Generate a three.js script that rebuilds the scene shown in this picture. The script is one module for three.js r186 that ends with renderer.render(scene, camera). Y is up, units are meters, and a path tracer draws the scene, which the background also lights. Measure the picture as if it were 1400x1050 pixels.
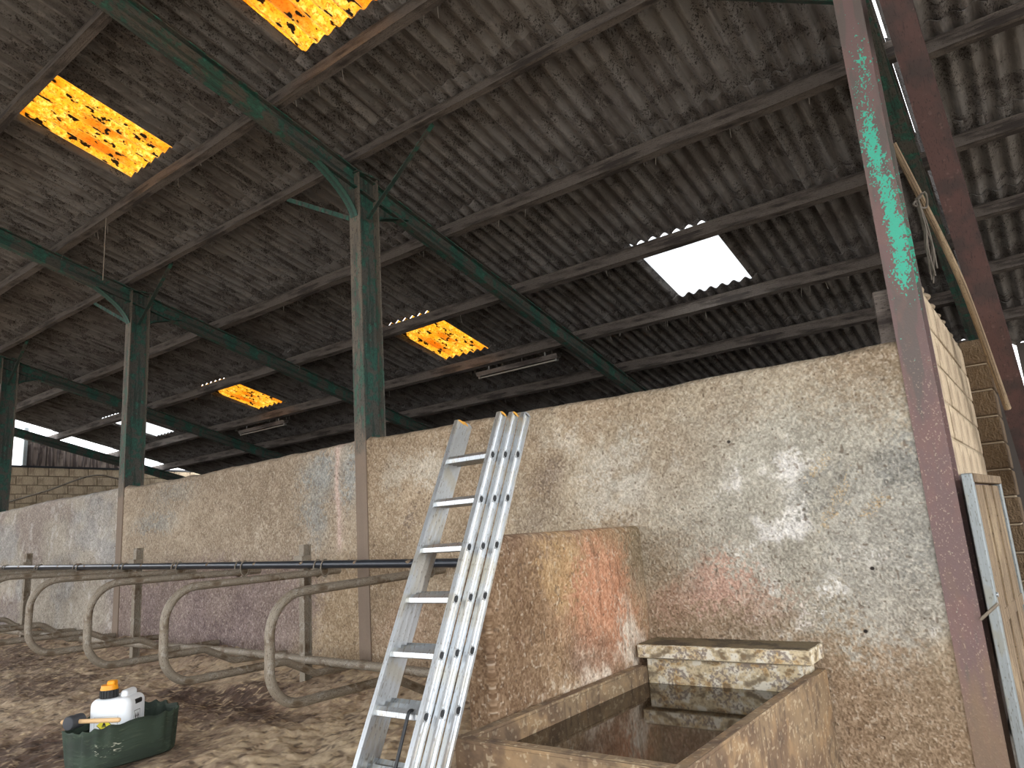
import * as THREE from 'three';
import { mergeGeometries } from 'three/addons/utils/BufferGeometryUtils.js';
import { RoundedBoxGeometry } from 'three/addons/geometries/RoundedBoxGeometry.js';

// ---------------------------------------------------------------- camera, sky, exposure
const scene = new THREE.Scene();
const EYE = 1.5;                                   // camera height; all heights below are written relative to the eye
const camera = new THREE.PerspectiveCamera(56.54, 1400 / 1050, 0.05, 400);
camera.position.set(0, EYE, 4.5);
camera.rotation.set(0.207906, 0.635581, -0.06966, 'YXZ');
scene.add(camera);

function overcast() {                              // plain overcast sky, a little brighter overhead
  const w = 32, h = 16, d = new Float32Array(w * h * 4);
  for (let j = 0; j < h; j++) {
    const e = Math.max(0, ((j + 0.5) / h - 0.5) * 2), k = 0.78 + 0.3 * e;
    for (let i = 0; i < w; i++) d.set([k * 0.97, k * 0.995, k * 1.05, 1], (j * w + i) * 4);
  }
  const t = new THREE.DataTexture(d, w, h, THREE.RGBAFormat, THREE.FloatType);
  t.mapping = THREE.EquirectangularReflectionMapping; t.magFilter = t.minFilter = THREE.LinearFilter; t.needsUpdate = true;
  return t;
}
scene.background = overcast(); scene.environment = scene.background;
const SKY = 1.0;
scene.backgroundIntensity = SKY; scene.environmentIntensity = SKY;

const renderer = new THREE.WebGLRenderer({ antialias: true });
renderer.toneMapping = THREE.LinearToneMapping;
renderer.toneMappingExposure = 5.7;
renderer.shadowMap.enabled = true;

// ---------------------------------------------------------------- helpers
let seed = 7;
const rnd = () => { seed = (seed * 1664525 + 1013904223) >>> 0; return seed / 4294967296; };
const rr = (a, b) => a + (b - a) * rnd();
const PERM = new Uint8Array(512), VAL = new Float32Array(256);
{ const p = [...Array(256).keys()]; for (let i = 255; i > 0; i--) { const j = Math.floor(rnd() * (i + 1)); [p[i], p[j]] = [p[j], p[i]]; }
  for (let i = 0; i < 512; i++) PERM[i] = p[i & 255]; for (let i = 0; i < 256; i++) VAL[i] = rnd(); }
function vn(x, y, px, py, s) {                     // periodic value noise, 0..1
  let ix = Math.floor(x), iy = Math.floor(y), fx = x - ix, fy = y - iy;
  fx = fx * fx * (3 - 2 * fx); fy = fy * fy * (3 - 2 * fy);
  if (ix < 0 || ix >= px) { ix %= px; if (ix < 0) ix += px; } if (iy < 0 || iy >= py) { iy %= py; if (iy < 0) iy += py; }
  const x1 = ix + 1 === px ? 0 : ix + 1, y1 = iy + 1 === py ? 0 : iy + 1, k = s * 37;
  const pa = PERM[(ix + k) & 255] + (ix >> 8) * 7, pb = PERM[(x1 + k) & 255] + (x1 >> 8) * 7, qa = iy * 13 + (iy >> 8) * 31, qb = y1 * 13 + (y1 >> 8) * 31;
  const a = VAL[PERM[(pa + qa) & 255]], b = VAL[PERM[(pb + qa) & 255]], c = VAL[PERM[(pa + qb) & 255]], d = VAL[PERM[(pb + qb) & 255]];
  return a + (b - a) * fx + (c - a) * fy + (a - b - c + d) * fx * fy;
}
const AMP = [0.5, 0.275, 0.15125, 0.0832, 0.0458], SUM = [0, 0.5, 0.775, 0.92625, 1.00945, 1.05525];
function fb(u, v, fx, fy, oct, s) {                // periodic fbm over the unit square, 0..1
  let t = 0;
  for (let o = 0; o < oct; o++) { t += AMP[o] * vn(u * fx, v * fy, fx, fy, s + o); fx *= 2; fy *= 2; }
  return t / SUM[oct];
}
const nz = (x, y, s = 0, oct = 3) => fb(x / 64 + 0.5, y / 64 + 0.5, 64, 64, oct, s) - 0.5;   // noise in metres, one lattice cell a metre
const sm = (a, b, x) => { const t = (x - a) / (b - a); return t <= 0 ? 0 : t >= 1 ? 1 : t * t * (3 - 2 * t); };
const gs = (x, y, cx, cy, rx, ry) => { const a = (x - cx) / rx, b = (y - cy) / ry, d = a * a + b * b; return d > 5 ? 0 : Math.exp(-d); };
const mix = (o, r, g, b, k) => { if (k === 0) return; o[0] += (r - o[0]) * k; o[1] += (g - o[1]) * k; o[2] += (b - o[2]) * k; };
function tile(w, h, fn, { bump = true, repeat = null } = {}) {   // fn(u, v, o): o[0..2] sRGB 0-255, o[3] height 0..1
  const c = new Uint8Array(w * h * 4), b = bump ? new Uint8Array(w * h * 4) : null, o = [0, 0, 0, 0.5];
  for (let j = 0; j < h; j++) for (let i = 0; i < w; i++) {
    o[3] = 0.5; fn((i + 0.5) / w, (j + 0.5) / h, o);
    const k = (j * w + i) * 4;
    for (let q = 0; q < 3; q++) c[k + q] = Math.max(0, Math.min(255, o[q])); c[k + 3] = 255;
    if (b) { b[k] = b[k + 1] = b[k + 2] = Math.max(0, Math.min(255, o[3] * 255)); b[k + 3] = 255; }
  }
  const mk = (data, srgb) => {
    const t = new THREE.DataTexture(data, w, h); t.wrapS = t.wrapT = THREE.RepeatWrapping;
    t.magFilter = THREE.LinearFilter; t.minFilter = THREE.LinearMipmapLinearFilter; t.generateMipmaps = true;
    if (srgb) t.colorSpace = THREE.SRGBColorSpace; if (repeat) t.repeat.set(repeat[0], repeat[1]); t.needsUpdate = true; return t;
  };
  return { map: mk(c, true), bumpMap: b ? mk(b, false) : null };
}
const std = (t, o = {}) => new THREE.MeshStandardMaterial({ ...(t ? { map: t.map } : {}), ...(t?.bumpMap && o.bumpScale ? { bumpMap: t.bumpMap } : {}), roughness: 0.9, ...o });

const taken = {};
const numbered = (n) => { const k = taken[n] = (taken[n] ?? -1) + 1; return k ? `${n}_${String(k).padStart(3, '0')}` : n; };
function shade(o) { o.traverse((m) => { if (m.isMesh) { m.castShadow = true; m.receiveShadow = true; } }); return o; }
function put(o, name, label, category, { group, kind } = {}) {  // adds a finished thing to the scene, lifted from eye-relative heights
  o.name = kind === 'structure' ? name : numbered(name);
  o.userData.label = label; o.userData.category = category;
  if (group) o.userData.group = group; if (kind) o.userData.kind = kind;
  o.position.y += EYE; scene.add(shade(o)); return o;
}
function part(parent, name, geo, m) { const o = new THREE.Mesh(geo, m); o.name = name; parent.add(o); return o; }
function metreUV(g) {                              // box-projected uv in metres
  const p = g.attributes.position, n = g.attributes.normal, u = new Float32Array(p.count * 2);
  for (let i = 0; i < p.count; i++) {
    const ax = Math.abs(n.getX(i)), ay = Math.abs(n.getY(i)), az = Math.abs(n.getZ(i));
    if (ax >= ay && ax >= az) u.set([p.getZ(i), p.getY(i)], i * 2); else if (ay >= az) u.set([p.getX(i), p.getZ(i)], i * 2); else u.set([p.getX(i), p.getY(i)], i * 2);
  }
  g.setAttribute('uv', new THREE.BufferAttribute(u, 2)); return g;
}
function bx(w, h, d, x = 0, y = 0, z = 0) { const g = new THREE.BoxGeometry(w, h, d); g.translate(x, y, z); return metreUV(g); }
function rbx(w, h, d, r, x = 0, y = 0, z = 0, seg = 2) { const g = new RoundedBoxGeometry(w, h, d, seg, r); g.translate(x, y, z); return metreUV(g.index ? g.toNonIndexed() : g); }
const merge = (l) => mergeGeometries(l.map((g) => { const q = g.index ? g.toNonIndexed() : g; for (const k of Object.keys(q.attributes)) if (!['position', 'normal', 'uv'].includes(k)) q.deleteAttribute(k); return q; }));
const V = (x, y, z) => new THREE.Vector3(x, y, z);
function alongUV(g, len) { const u = g.attributes.uv; for (let i = 0; i < u.count; i++) u.setXY(i, u.getY(i) * 0.25, u.getX(i) * len); return g; }
function fillet(pts, radii) {                      // polyline with rounded corners
  const c = new THREE.CurvePath(); let last = pts[0].clone();
  for (let i = 1; i < pts.length - 1; i++) {
    const a = pts[i - 1].clone().sub(pts[i]).normalize(), b = pts[i + 1].clone().sub(pts[i]).normalize();
    const r = radii[i - 1], t = r / Math.tan(a.angleTo(b) / 2), p = pts[i].clone().addScaledVector(a, t), q = pts[i].clone().addScaledVector(b, t);
    c.add(new THREE.LineCurve3(last, p));
    const k = 4 / 3 * Math.tan((Math.PI - a.angleTo(b)) / 4) * r;
    c.add(new THREE.CubicBezierCurve3(p, p.clone().addScaledVector(a, -k), q.clone().addScaledVector(b, -k), q)); last = q;
  }
  c.add(new THREE.LineCurve3(last, pts[pts.length - 1])); return c;
}
function tube(curve, r, seg = 60, rad = 12) { const L = curve.getLength(); return alongUV(new THREE.TubeGeometry(curve, seg, r, rad, false), L); }
function rod(a, b, r, rad = 12, r2 = r) {          // closed straight round bar
  const d = b.clone().sub(a), L = d.length(), g = new THREE.CylinderGeometry(r2, r, L, rad, 1);
  const u = g.attributes.uv; for (let i = 0; i < u.count; i++) u.setXY(i, u.getX(i) * 0.3, u.getY(i) * L);
  g.applyQuaternion(new THREE.Quaternion().setFromUnitVectors(V(0, 1, 0), d.normalize())); g.translate((a.x + b.x) / 2, (a.y + b.y) / 2, (a.z + b.z) / 2); return g;
}
function lay(obj, a, b, up = V(0, 1, 0)) {         // local z from a towards b
  const z = b.clone().sub(a).normalize(), x = up.clone().cross(z).normalize(), y = z.clone().cross(x);
  obj.quaternion.setFromRotationMatrix(new THREE.Matrix4().makeBasis(x, y, z)); obj.position.copy(a); return obj;
}

// ---------------------------------------------------------------- materials
const T = {};
const speck = (u, v, f, s) => vn(u * f, v * f, f, f, s);
T.sheet = [0, 1, 2, 3].map((k) => tile(512, 512, (u, v, o) => {
  const c = fb(u, v, 3, 3, 4, 11 + k * 9), d = fb(u, v, 36, 14, 3, 15 + k * 9), e = fb(u, v, 9, 9, 4, 20 + k * 5), f = speck(u, v, 170, 3 + k), st = fb(u, v, 28, 2, 3, 27 + k);
  const b = [0, 8, -10, 4][k];
  o[0] = 122 + b; o[1] = 119 + b; o[2] = 116 + b;
  mix(o, 98, 92, 88, sm(0.38, 0.7, c) * 0.8); mix(o, 146, 141, 136, sm(0.5, 0.75, d) * 0.5);
  mix(o, 52, 46, 42, sm(0.52, 0.72, e) * 0.4 + sm(0.55, 0.75, st) * 0.22); mix(o, 34, 30, 27, sm(0.62, 0.8, f) * 0.75 * sm(0.3, 0.6, e));
  o[3] = 0.5 + (d - 0.5) * 0.7 + (f - 0.5) * 0.4;
}, { repeat: [1, 1] }));
T.amber = tile(512, 512, (u, v, o) => {
  const c = fb(u, v, 5, 5, 4, 3), d = fb(u, v, 60, 50, 3, 5), e = fb(u, v, 26, 15, 4, 9), f = speck(u, v, 150, 4), g = fb(u, v, 7, 2, 2, 14);
  o[0] = 255; o[1] = 212; o[2] = 98;
  mix(o, 255, 240, 172, sm(0.45, 0.7, d) * 0.9); mix(o, 248, 186, 62, sm(0.5, 0.68, c) * 0.7); mix(o, 190, 116, 26, sm(0.6, 0.85, f) * 0.55); mix(o, 214, 142, 36, sm(0.52, 0.62, g) * 0.5);
  mix(o, 40, 24, 8, sm(0.635, 0.67, e)); o[3] = d;
});
T.purlin = tile(1024, 256, (u, v, o) => {
  const c = fb(u, v, 8, 8, 4, 31), g = fb(u, v, 6, 60, 3, 33), f = speck(u, v, 180, 5);
  o[0] = 98; o[1] = 90; o[2] = 83; mix(o, 64, 57, 52, sm(0.4, 0.7, c)); mix(o, 122, 113, 103, sm(0.55, 0.75, g) * 0.5); mix(o, 40, 34, 30, sm(0.7, 0.9, f) * 0.6 + sm(0.62, 0.75, c) * 0.4);
  o[3] = 0.5 + (g - 0.5) * 0.8 + (f - 0.5) * 0.3;
}, { repeat: [1 / 2.4, 1 / 0.5] });
T.green = tile(256, 1024, (u, v, o) => {
  const c = fb(u, v, 2, 8, 4, 41), d = fb(u, v, 8, 30, 4, 44), f = speck(u, v, 110, 6), w = fb(u, v, 10, 3, 3, 47);
  o[0] = 82; o[1] = 80; o[2] = 72; mix(o, 40, 88, 74, sm(0.46, 0.56, c * 0.6 + d * 0.4) * 0.9); mix(o, 34, 66, 58, sm(0.5, 0.7, w) * 0.5);
  mix(o, 62, 128, 106, sm(0.68, 0.76, d) * 0.5); mix(o, 36, 34, 30, sm(0.62, 0.8, f) * 0.55 + sm(0.58, 0.75, w) * 0.3);
  o[3] = 0.5 + (d - 0.5) * 0.6 + (f - 0.5) * 0.2;
}, { repeat: [1 / 0.4, 1 / 1.6] });
// the end column: v runs over its whole height, -1.5 to 4.0 m from the eye
T.turquoise = tile(128, 2048, (u, v, o) => {
  const y = -1.5 + 5.5 * v, x = u, c = fb(u, v, 2, 30, 4, 51), d = fb(u, v, 6, 160, 4, 54), f = fb(u, v, 20, 700, 2, 57), g = fb(u, v, 3, 24, 3, 60);
  o[0] = 114; o[1] = 93; o[2] = 90;
  mix(o, 98, 91, 85, sm(0.46, 0.58, fb(u, v, 2, 9, 4, 66)) * 0.8); mix(o, 128, 98, 92, sm(0.45, 0.7, c) * 0.5);
  const band = 0.55 + 0.12 * Math.sin(y * 5) - (y - 2) * 0.06, on = sm(1.08, 1.3, y) * (1 - sm(2.75, 2.95, y));
  const p = on * Math.exp(-(((x - band) / 0.36) ** 2)) * (0.5 + 0.62 * Math.exp(-(((y - 1.55) / 0.45) ** 2)) + 0.35 * Math.exp(-(((y - 2.15) / 0.2) ** 2)));
  mix(o, 70, 178, 150, sm(0.36, 0.44, p * 0.62 + (d - 0.5) * 0.6 + (f - 0.5) * 0.75));
  mix(o, 170, 150, 132, sm(0.7, 0.78, f) * (1 - sm(0.5, 1.1, y)) * 0.8);
  mix(o, 130, 108, 86, (1 - sm(-1.1, -0.5, y + (g - 0.5) * 0.9)) * 0.8);
  o[3] = 0.5 + (d - 0.5) * 0.5 + (f - 0.5) * 0.5;
});
T.brown = tile(256, 1024, (u, v, o) => {
  const c = fb(u, v, 2, 8, 4, 61), d = fb(u, v, 10, 50, 3, 64), f = speck(u, v, 100, 7);
  o[0] = 86; o[1] = 62; o[2] = 58; mix(o, 66, 54, 52, sm(0.4, 0.7, c)); mix(o, 120, 98, 88, sm(0.72, 0.85, d) * 0.5); mix(o, 38, 30, 30, sm(0.7, 0.9, f) * 0.4); o[3] = d;
}, { repeat: [1 / 0.4, 1 / 1.6] });
T.colg = tile(128, 1024, (u, v, o) => {            // the other columns, same height mapping: plaster-brown foot, grime and green above
  const y = -1.5 + 5.5 * v, c = fb(u, v, 2, 14, 4, 541), d = fb(u, v, 5, 70, 4, 545), f = fb(u, v, 16, 400, 2, 549);
  o[0] = 106; o[1] = 98; o[2] = 86; mix(o, 82, 80, 72, sm(0.42, 0.65, c)); mix(o, 58, 96, 80, sm(0.54, 0.66, d * 0.6 + c * 0.4) * sm(0.8, 1.3, y) * 0.85); mix(o, 44, 40, 36, sm(0.6, 0.8, f) * 0.5);
  mix(o, 134, 116, 100, (1 - sm(0.85, 1.0, y + (d - 0.5) * 0.3)) * 0.85); o[3] = 0.5 + (d - 0.5) * 0.6 + (f - 0.5) * 0.4;
});
function concrete(o, u, v, sx, sy, k) {             // shared plaster grain; sx, sy the size of the tile in metres
  const N = (q, oct, e) => fb(u, v, Math.round(sx * q), Math.round(sy * q), oct, k + e);
  const a = N(1.4, 4, 0), b = N(14, 4, 5), f = N(90, 2, 9), h = N(34, 2, 13), l = N(55, 2, 17), t = (a - 0.5) * 44 + (b - 0.5) * 34 + (f - 0.5) * 70;
  o[0] += t; o[1] += t * 0.99; o[2] += t * 0.94;
  mix(o, 84, 68, 54, sm(0.74, 0.88, h) * 0.45); mix(o, 214, 204, 186, sm(0.66, 0.82, l) * 0.42);
  o[3] = 0.5 + (b - 0.5) * 0.6 + (f - 0.5) * 0.5 + sm(0.62, 0.8, l) * 0.12 - sm(0.74, 0.88, h) * 0.2;
}
const WY0 = -1.5, WYH = 2.5;
const BL1 = [[-0.69, 0.28, 0.22, 0.16, 0.8], [-1.1, 0.12, 0.24, 0.15, 0.6], [-0.66, -0.18, 0.2, 0.22, 0.6]];
const BL2 = [[-1.66, -0.02, 0.17], [-1.43, -0.09, 0.12], [-1.24, -0.08, 0.16], [-1.54, -0.35, 0.1], [-1.05, -0.36, 0.12], [-1.3, 0.3, 0.16], [-1.7, 0.2, 0.14], [-0.72, -0.68, 0.12], [-1.35, -0.62, 0.1]];
const BL3 = [[-2.83, 0.66, 0.3, 0.12, 0.5], [-2.4, 0.42, 0.28, 0.3, 0.75], [-2.54, 0.14, 0.22, 0.12, 0.6], [-4.3, 0.64, 0.3, 0.16, 0.65], [-4.75, 0.6, 0.25, 0.2, 0.5]];
const BL4 = [[-1.84, -0.42, 0.22, 0.16, 0.8], [-2.15, -0.56, 0.2, 0.12, 0.6], [-1.6, -0.55, 0.3, 0.1, 0.35], [-4.55, -0.65, 0.3, 0.22, 0.5]];
const BL5 = [[-3.01, 0.38, 0.2, 0.14, 0.55], [-4.55, 0.19, 0.07, 0.06, 0.7], [-3.1, 0.1, 0.25, 0.1, 0.35], [-3.4, 0.75, 0.3, 0.1, 0.3]];
const BL6 = [[-1.02, 0.1], [-0.86, -0.01], [-1.08, -0.03], [-1.11, 0.28]];
const BL7 = [[-1.63, 0.49], [-0.91, -0.32], [-1.0, -0.66]];
const BL8 = [[-5.74, 0.72, 0.25, 0.2, 0.8], [-5.8, 0.3, 0.2, 0.3, 0.7], [-5.33, 0.68, 0.16, 0.3, 0.8], [-9.0, 0.44, 0.5, 0.12, 0.6], [-8.6, 0.75, 0.6, 0.12, 0.4]];
const BL9 = [[-6.65, 0.16, 0.15, 0.2, 0.5], [-5.9, 0.2, 0.15, 0.2, 0.4]];
const BL10 = [[0.3, -0.62, 0.16, 0.16, 1], [0.62, -0.76, 0.3, 0.08, 0.9], [0.9, -0.86, 0.3, 0.06, 0.8], [0.2, -0.78, 0.2, 0.1, 0.8]];
const BL11 = [[-5.9, 0.85, 0.9, 0.3, 1], [-5.2, 1.15, 0.8, 0.3, 0.8], [-5.75, 2.3, 0.7, 0.5, 0.9], [-8.4, 1.4, 0.9, 0.4, 0.7], [-10.5, 0.9, 1.5, 0.5, 0.6], [-5.2, 2.75, 0.7, 0.25, 1]];
const MUD1 = [[-0.8, -1.15, 0.5, 0.35], [-1.5, -1.1, 0.6, 0.4], [-2.6, -1.05, 0.7, 0.4], [-3.5, -0.75, 0.7, 0.45], [-4.5, -0.9, 0.7, 0.4], [-2.1, -0.75, 0.35, 0.2]], MUD2 = [[-6.5, -0.6, 0.7, 0.42], [-7.5, -0.55, 0.7, 0.45], [-8.5, -0.55, 0.7, 0.42], [-9.5, -0.6, 0.6, 0.45], [-7.9, -1.0, 1.2, 0.3]];
T.wall1 = tile(2048, 1024, (u, v, o) => {
  const X = -5.06 + u * 4.48, Y = WY0 + v * WYH, q = fb(u, v, 7, 4, 4, 77), q2 = fb(u, v, 26, 14, 4, 82);
  const q3 = (fb(u, v, 270, 150, 2, 86) - 0.5) * 0.3, w = (q - 0.5) * 0.5 + q3, wx = X + w, wy = Y + (q2 - 0.5) * 0.22 + q3;
  o[0] = 152; o[1] = 133; o[2] = 108;
  mix(o, 166, 153, 130, sm(0.44, 0.64, q) * 0.6);
  mix(o, 172, 167, 152, sm(0.02, 0.75, gs(wx, wy, -1.25, 0.05, 1.0, 0.7)) * 0.95);
  mix(o, 168, 164, 152, sm(0.2, 0.6, gs(wx, wy, -0.8, -0.35, 0.35, 0.55)) * 0.8);
  for (const e of BL1) { const cx = e[0], cy = e[1], rx = e[2], ry = e[3], k = e[4]; mix(o, 128, 127, 120, sm(0.0, 1.0, gs(wx, wy, cx, cy, rx, ry)) * k * sm(0.3, 0.6, q2 + 0.08)); }
  for (const e of BL2) { const cx = e[0], cy = e[1], r = e[2];
    mix(o, 226, 222, 214, sm(0.1, 0.9, gs(wx, wy, cx, cy, r * 1.2, r)) * sm(0.42, 0.62, q2) * 0.85); }
  for (const e of BL3) { const cx = e[0], cy = e[1], rx = e[2], ry = e[3], k = e[4]; mix(o, 192, 186, 172, sm(0.05, 0.95, gs(wx, wy, cx, cy, rx, ry)) * k * sm(0.36, 0.6, q2 + 0.05)); }
  for (const e of BL4) { const cx = e[0], cy = e[1], rx = e[2], ry = e[3], k = e[4]; mix(o, 198, 158, 138, sm(0.0, 1.0, gs(wx, wy, cx, cy, rx, ry)) * k); }
  for (const e of BL5) { const cx = e[0], cy = e[1], rx = e[2], ry = e[3], k = e[4]; mix(o, 106, 92, 80, sm(0.0, 1.0, gs(wx, wy, cx, cy, rx, ry)) * k); }
  for (const e of MUD1) mix(o, 148, 125, 100, sm(0.05, 0.6, gs(wx, wy, e[0], e[1], e[2], e[3])) * 0.6);
  for (const e of BL6) { const cx = e[0], cy = e[1]; mix(o, 206, 172, 122, sm(0.3, 0.8, gs(wx - (q - 0.5) * 0.5, wy, cx, cy, 0.05, 0.04)) * 0.5); }
  for (const e of BL7) { const cx = e[0], cy = e[1]; mix(o, 40, 34, 28, sm(0.3, 0.8, gs(X, Y, cx, cy, 0.014, 0.012))); }
  concrete(o, u, v, 4.48, 2.5, 90);
});
T.wall2 = tile(1024, 512, (u, v, o) => {
  const X = -9.78 + u * 4.58, Y = WY0 + v * WYH, q3 = (fb(u, v, 200, 110, 2, 86) - 0.5) * 0.3, q = fb(u, v, 7, 4, 4, 177), q2 = fb(u, v, 26, 14, 4, 182), wx = X + (q - 0.5) * 0.5 + q3, wy = Y + (q2 - 0.5) * 0.25 + q3;
  o[0] = 150; o[1] = 134; o[2] = 113;
  for (const e of MUD2) mix(o, 124, 108, 104, sm(0.05, 0.6, gs(wx, wy, e[0], e[1], e[2], e[3])) * 0.7); mix(o, 164, 142, 112, sm(0, 0.8, gs(wx, wy, -5.4, -0.6, 0.5, 0.5)) * 0.8);
  for (const e of BL8) { const cx = e[0], cy = e[1], rx = e[2], ry = e[3], k = e[4]; mix(o, 136, 139, 136, sm(0.0, 1.0, gs(wx, wy, cx, cy, rx, ry)) * k); }
  mix(o, 188, 164, 150, Math.exp(-(((X + 5.475 + (q2 - 0.5) * 0.1) / 0.045) ** 2)) * sm(-0.1, 0.05, Y) * 0.9);
  for (const e of BL9) { const cx = e[0], cy = e[1], rx = e[2], ry = e[3], k = e[4]; mix(o, 190, 176, 156, sm(0.2, 0.8, gs(wx, wy, cx, cy, rx, ry)) * k * sm(0.4, 0.6, q2)); }
  concrete(o, u, v, 4.58, 2.5, 190);
});
T.wall3 = tile(1024, 512, (u, v, o) => {
  const Y = WY0 + v * WYH, q = fb(u, v, 6, 4, 4, 277), q2 = fb(u, v, 26, 14, 4, 282), wy = Y + (q2 - 0.5) * 0.3;
  o[0] = 154; o[1] = 145; o[2] = 131; mix(o, 146, 142, 136, sm(0.45, 0.65, q)); mix(o, 120, 106, 100, sm(0.5, 0.66, fb(u, v, 5, 3, 3, 286)) * 0.5); mix(o, 182, 176, 170, sm(0.6, 0.72, q2) * 0.5);
  concrete(o, u, v, 4.6, 2.5, 290);
});
T.partition = tile(1024, 1024, (u, v, o) => {       // u along z 0..1.7, v over height -1.5..0.05
  const q4 = (fb(u, v, 90, 60, 2, 374) - 0.5) * 0.28, Z = u * 1.7 + q4, Y = -1.5 + v * 1.55 + q4 * 0.7, q = fb(u, v, 4, 4, 4, 377), q2 = fb(u, v, 14, 14, 4, 382), q3 = fb(u, v, 30, 8, 3, 388), wz = Z + (q - 0.5) * 0.3, wy = Y + (q2 - 0.5) * 0.25;
  o[0] = 150; o[1] = 125; o[2] = 94;
  mix(o, 122, 100, 84, sm(0.45, 0.65, q) * 0.7); mix(o, 104, 78, 56, sm(0.9, 1.4, wz) * 0.55);
  mix(o, 190, 136, 104, sm(0.0, 1.0, gs(wz, wy, 0.52, -0.42, 0.5, 0.42)) * 0.95); mix(o, 172, 140, 96, sm(0.3, 0.8, gs(wz, wy, 1.0, -0.2, 0.25, 0.3)) * 0.6);
  mix(o, 128, 118, 96, sm(0, 1, gs(wz, wy, 0.05, -0.2, 0.2, 0.35)) * 0.7);
  for (const e of BL10) { const cx = e[0], cy = e[1], rx = e[2], ry = e[3], k = e[4]; mix(o, 222, 208, 188, sm(0.05, 0.95, gs(wz, wy, cx, cy, rx * 1.2, ry * 1.2)) * k * sm(0.38, 0.66, q2 * 0.6 + q3 * 0.4)); }
  mix(o, 104, 76, 56, sm(0.6, 0.8, q3) * 0.3);
  concrete(o, u, v, 1.7, 1.55, 390);
});
T.ground = tile(2048, 1024, (u, v, o) => {          // 12 m x 6 m
  const X = -13 + u * 12, Z = v * 6, a = fb(u, v, 9, 5, 4, 401), b = fb(u, v, 60, 34, 4, 405), c = fb(u, v, 190, 100, 3, 409), s1 = fb(u, v, 500, 120, 2, 413), s2 = fb(u, v, 160, 260, 2, 417), wx = X + (a - 0.5) * 1.2, wz = Z + (b - 0.5) * 0.5;
  o[0] = 172; o[1] = 152; o[2] = 126;
  mix(o, 146, 124, 102, sm(0.42, 0.62, a)); mix(o, 188, 168, 138, sm(0.1, 0.9, gs(wx, wz, -4, 1.4, 1.1, 0.9)) * 0.7);
  for (const e of BL11) { const cx = e[0], cz = e[1], rx = e[2], rz = e[3], k = e[4]; mix(o, 74, 56, 45, sm(0.2, 0.7, gs(wx, wz, cx, cz, rx, rz)) * k * 0.85); }
  mix(o, 96, 76, 62, sm(0.52, 0.7, b) * 0.4); mix(o, 196, 176, 144, sm(0.56, 0.72, c) * 0.4); mix(o, 206, 184, 146, (sm(0.66, 0.78, s1) + sm(0.68, 0.8, s2)) * 0.55); mix(o, 48, 36, 29, sm(0.62, 0.8, 1 - c) * 0.5);
  o[3] = 0.5 + (b - 0.5) * 0.5 + (c - 0.5) * 0.6 + (s1 - 0.5) * 0.2;
});
T.yard = tile(256, 256, (u, v, o) => { const a = fb(u, v, 4, 4, 4, 421), b = fb(u, v, 40, 40, 3, 424); o[0] = 128 + (a - 0.5) * 50 + (b - 0.5) * 50; o[1] = 120 + (a - 0.5) * 46 + (b - 0.5) * 50; o[2] = 108 + (a - 0.5) * 40 + (b - 0.5) * 50; }, { bump: false, repeat: [1 / 5, 1 / 5] });
T.trough = tile(1024, 512, (u, v, o) => {           // 2 m x 1 m
  const a = fb(u, v, 6, 4, 4, 431), b = fb(u, v, 22, 12, 4, 435), f = fb(u, v, 110, 60, 2, 439), st = fb(u, v, 60, 4, 3, 443);
  o[0] = 138; o[1] = 116; o[2] = 88; mix(o, 112, 90, 68, sm(0.38, 0.66, a)); mix(o, 166, 136, 98, sm(0.5, 0.76, b) * 0.6); mix(o, 84, 66, 52, sm(0.55, 0.78, st) * 0.5); mix(o, 196, 180, 150, sm(0.62, 0.76, f) * 0.5); mix(o, 72, 58, 46, sm(0.58, 0.76, 1 - b) * 0.45);
  o[3] = 0.5 + (b - 0.5) * 0.6 + (f - 0.5) * 0.4;
}, { repeat: [0.5, 1] });
T.lid = tile(1024, 256, (u, v, o) => {              // stained pale concrete, 1.2 m x 0.3 m
  const a = fb(u, v, 7, 3, 4, 451), b = fb(u, v, 24, 8, 4, 455), f = fb(u, v, 110, 30, 2, 459);
  o[0] = 206; o[1] = 188; o[2] = 152; mix(o, 224, 216, 196, sm(0.5, 0.65, b)); mix(o, 118, 104, 96, sm(0.46, 0.62, a * 0.6 + f * 0.4) * 0.7); mix(o, 200, 152, 88, sm(0.6, 0.72, 1 - b) * 0.5); mix(o, 70, 60, 50, sm(0.56, 0.7, 1 - a * 0.5 - b * 0.5) * 0.55);
  o[3] = b;
}, { repeat: [1 / 1.2, 1 / 0.3] });
T.moss = tile(512, 256, (u, v, o) => { const a = fb(u, v, 8, 4, 4, 461), f = fb(u, v, 80, 40, 3, 464); o[0] = 112; o[1] = 99; o[2] = 74; mix(o, 78, 68, 50, sm(0.4, 0.65, a)); mix(o, 140, 126, 96, sm(0.6, 0.8, f) * 0.5); o[3] = f; }, { repeat: [1, 2] });
T.pipe = tile(256, 1024, (u, v, o) => {             // grimy galvanised tube, 0.25 x 1 m
  const a = fb(u, v, 2, 6, 4, 471), b = fb(u, v, 8, 40, 3, 474), f = speck(u, v, 90, 8);
  o[0] = 140; o[1] = 130; o[2] = 114; mix(o, 104, 88, 69, sm(0.4, 0.6, a)); mix(o, 166, 161, 150, sm(0.58, 0.74, b) * 0.6); mix(o, 62, 50, 40, sm(0.7, 0.9, f) * 0.6); o[3] = b;
}, { repeat: [4, 1] });
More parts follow.
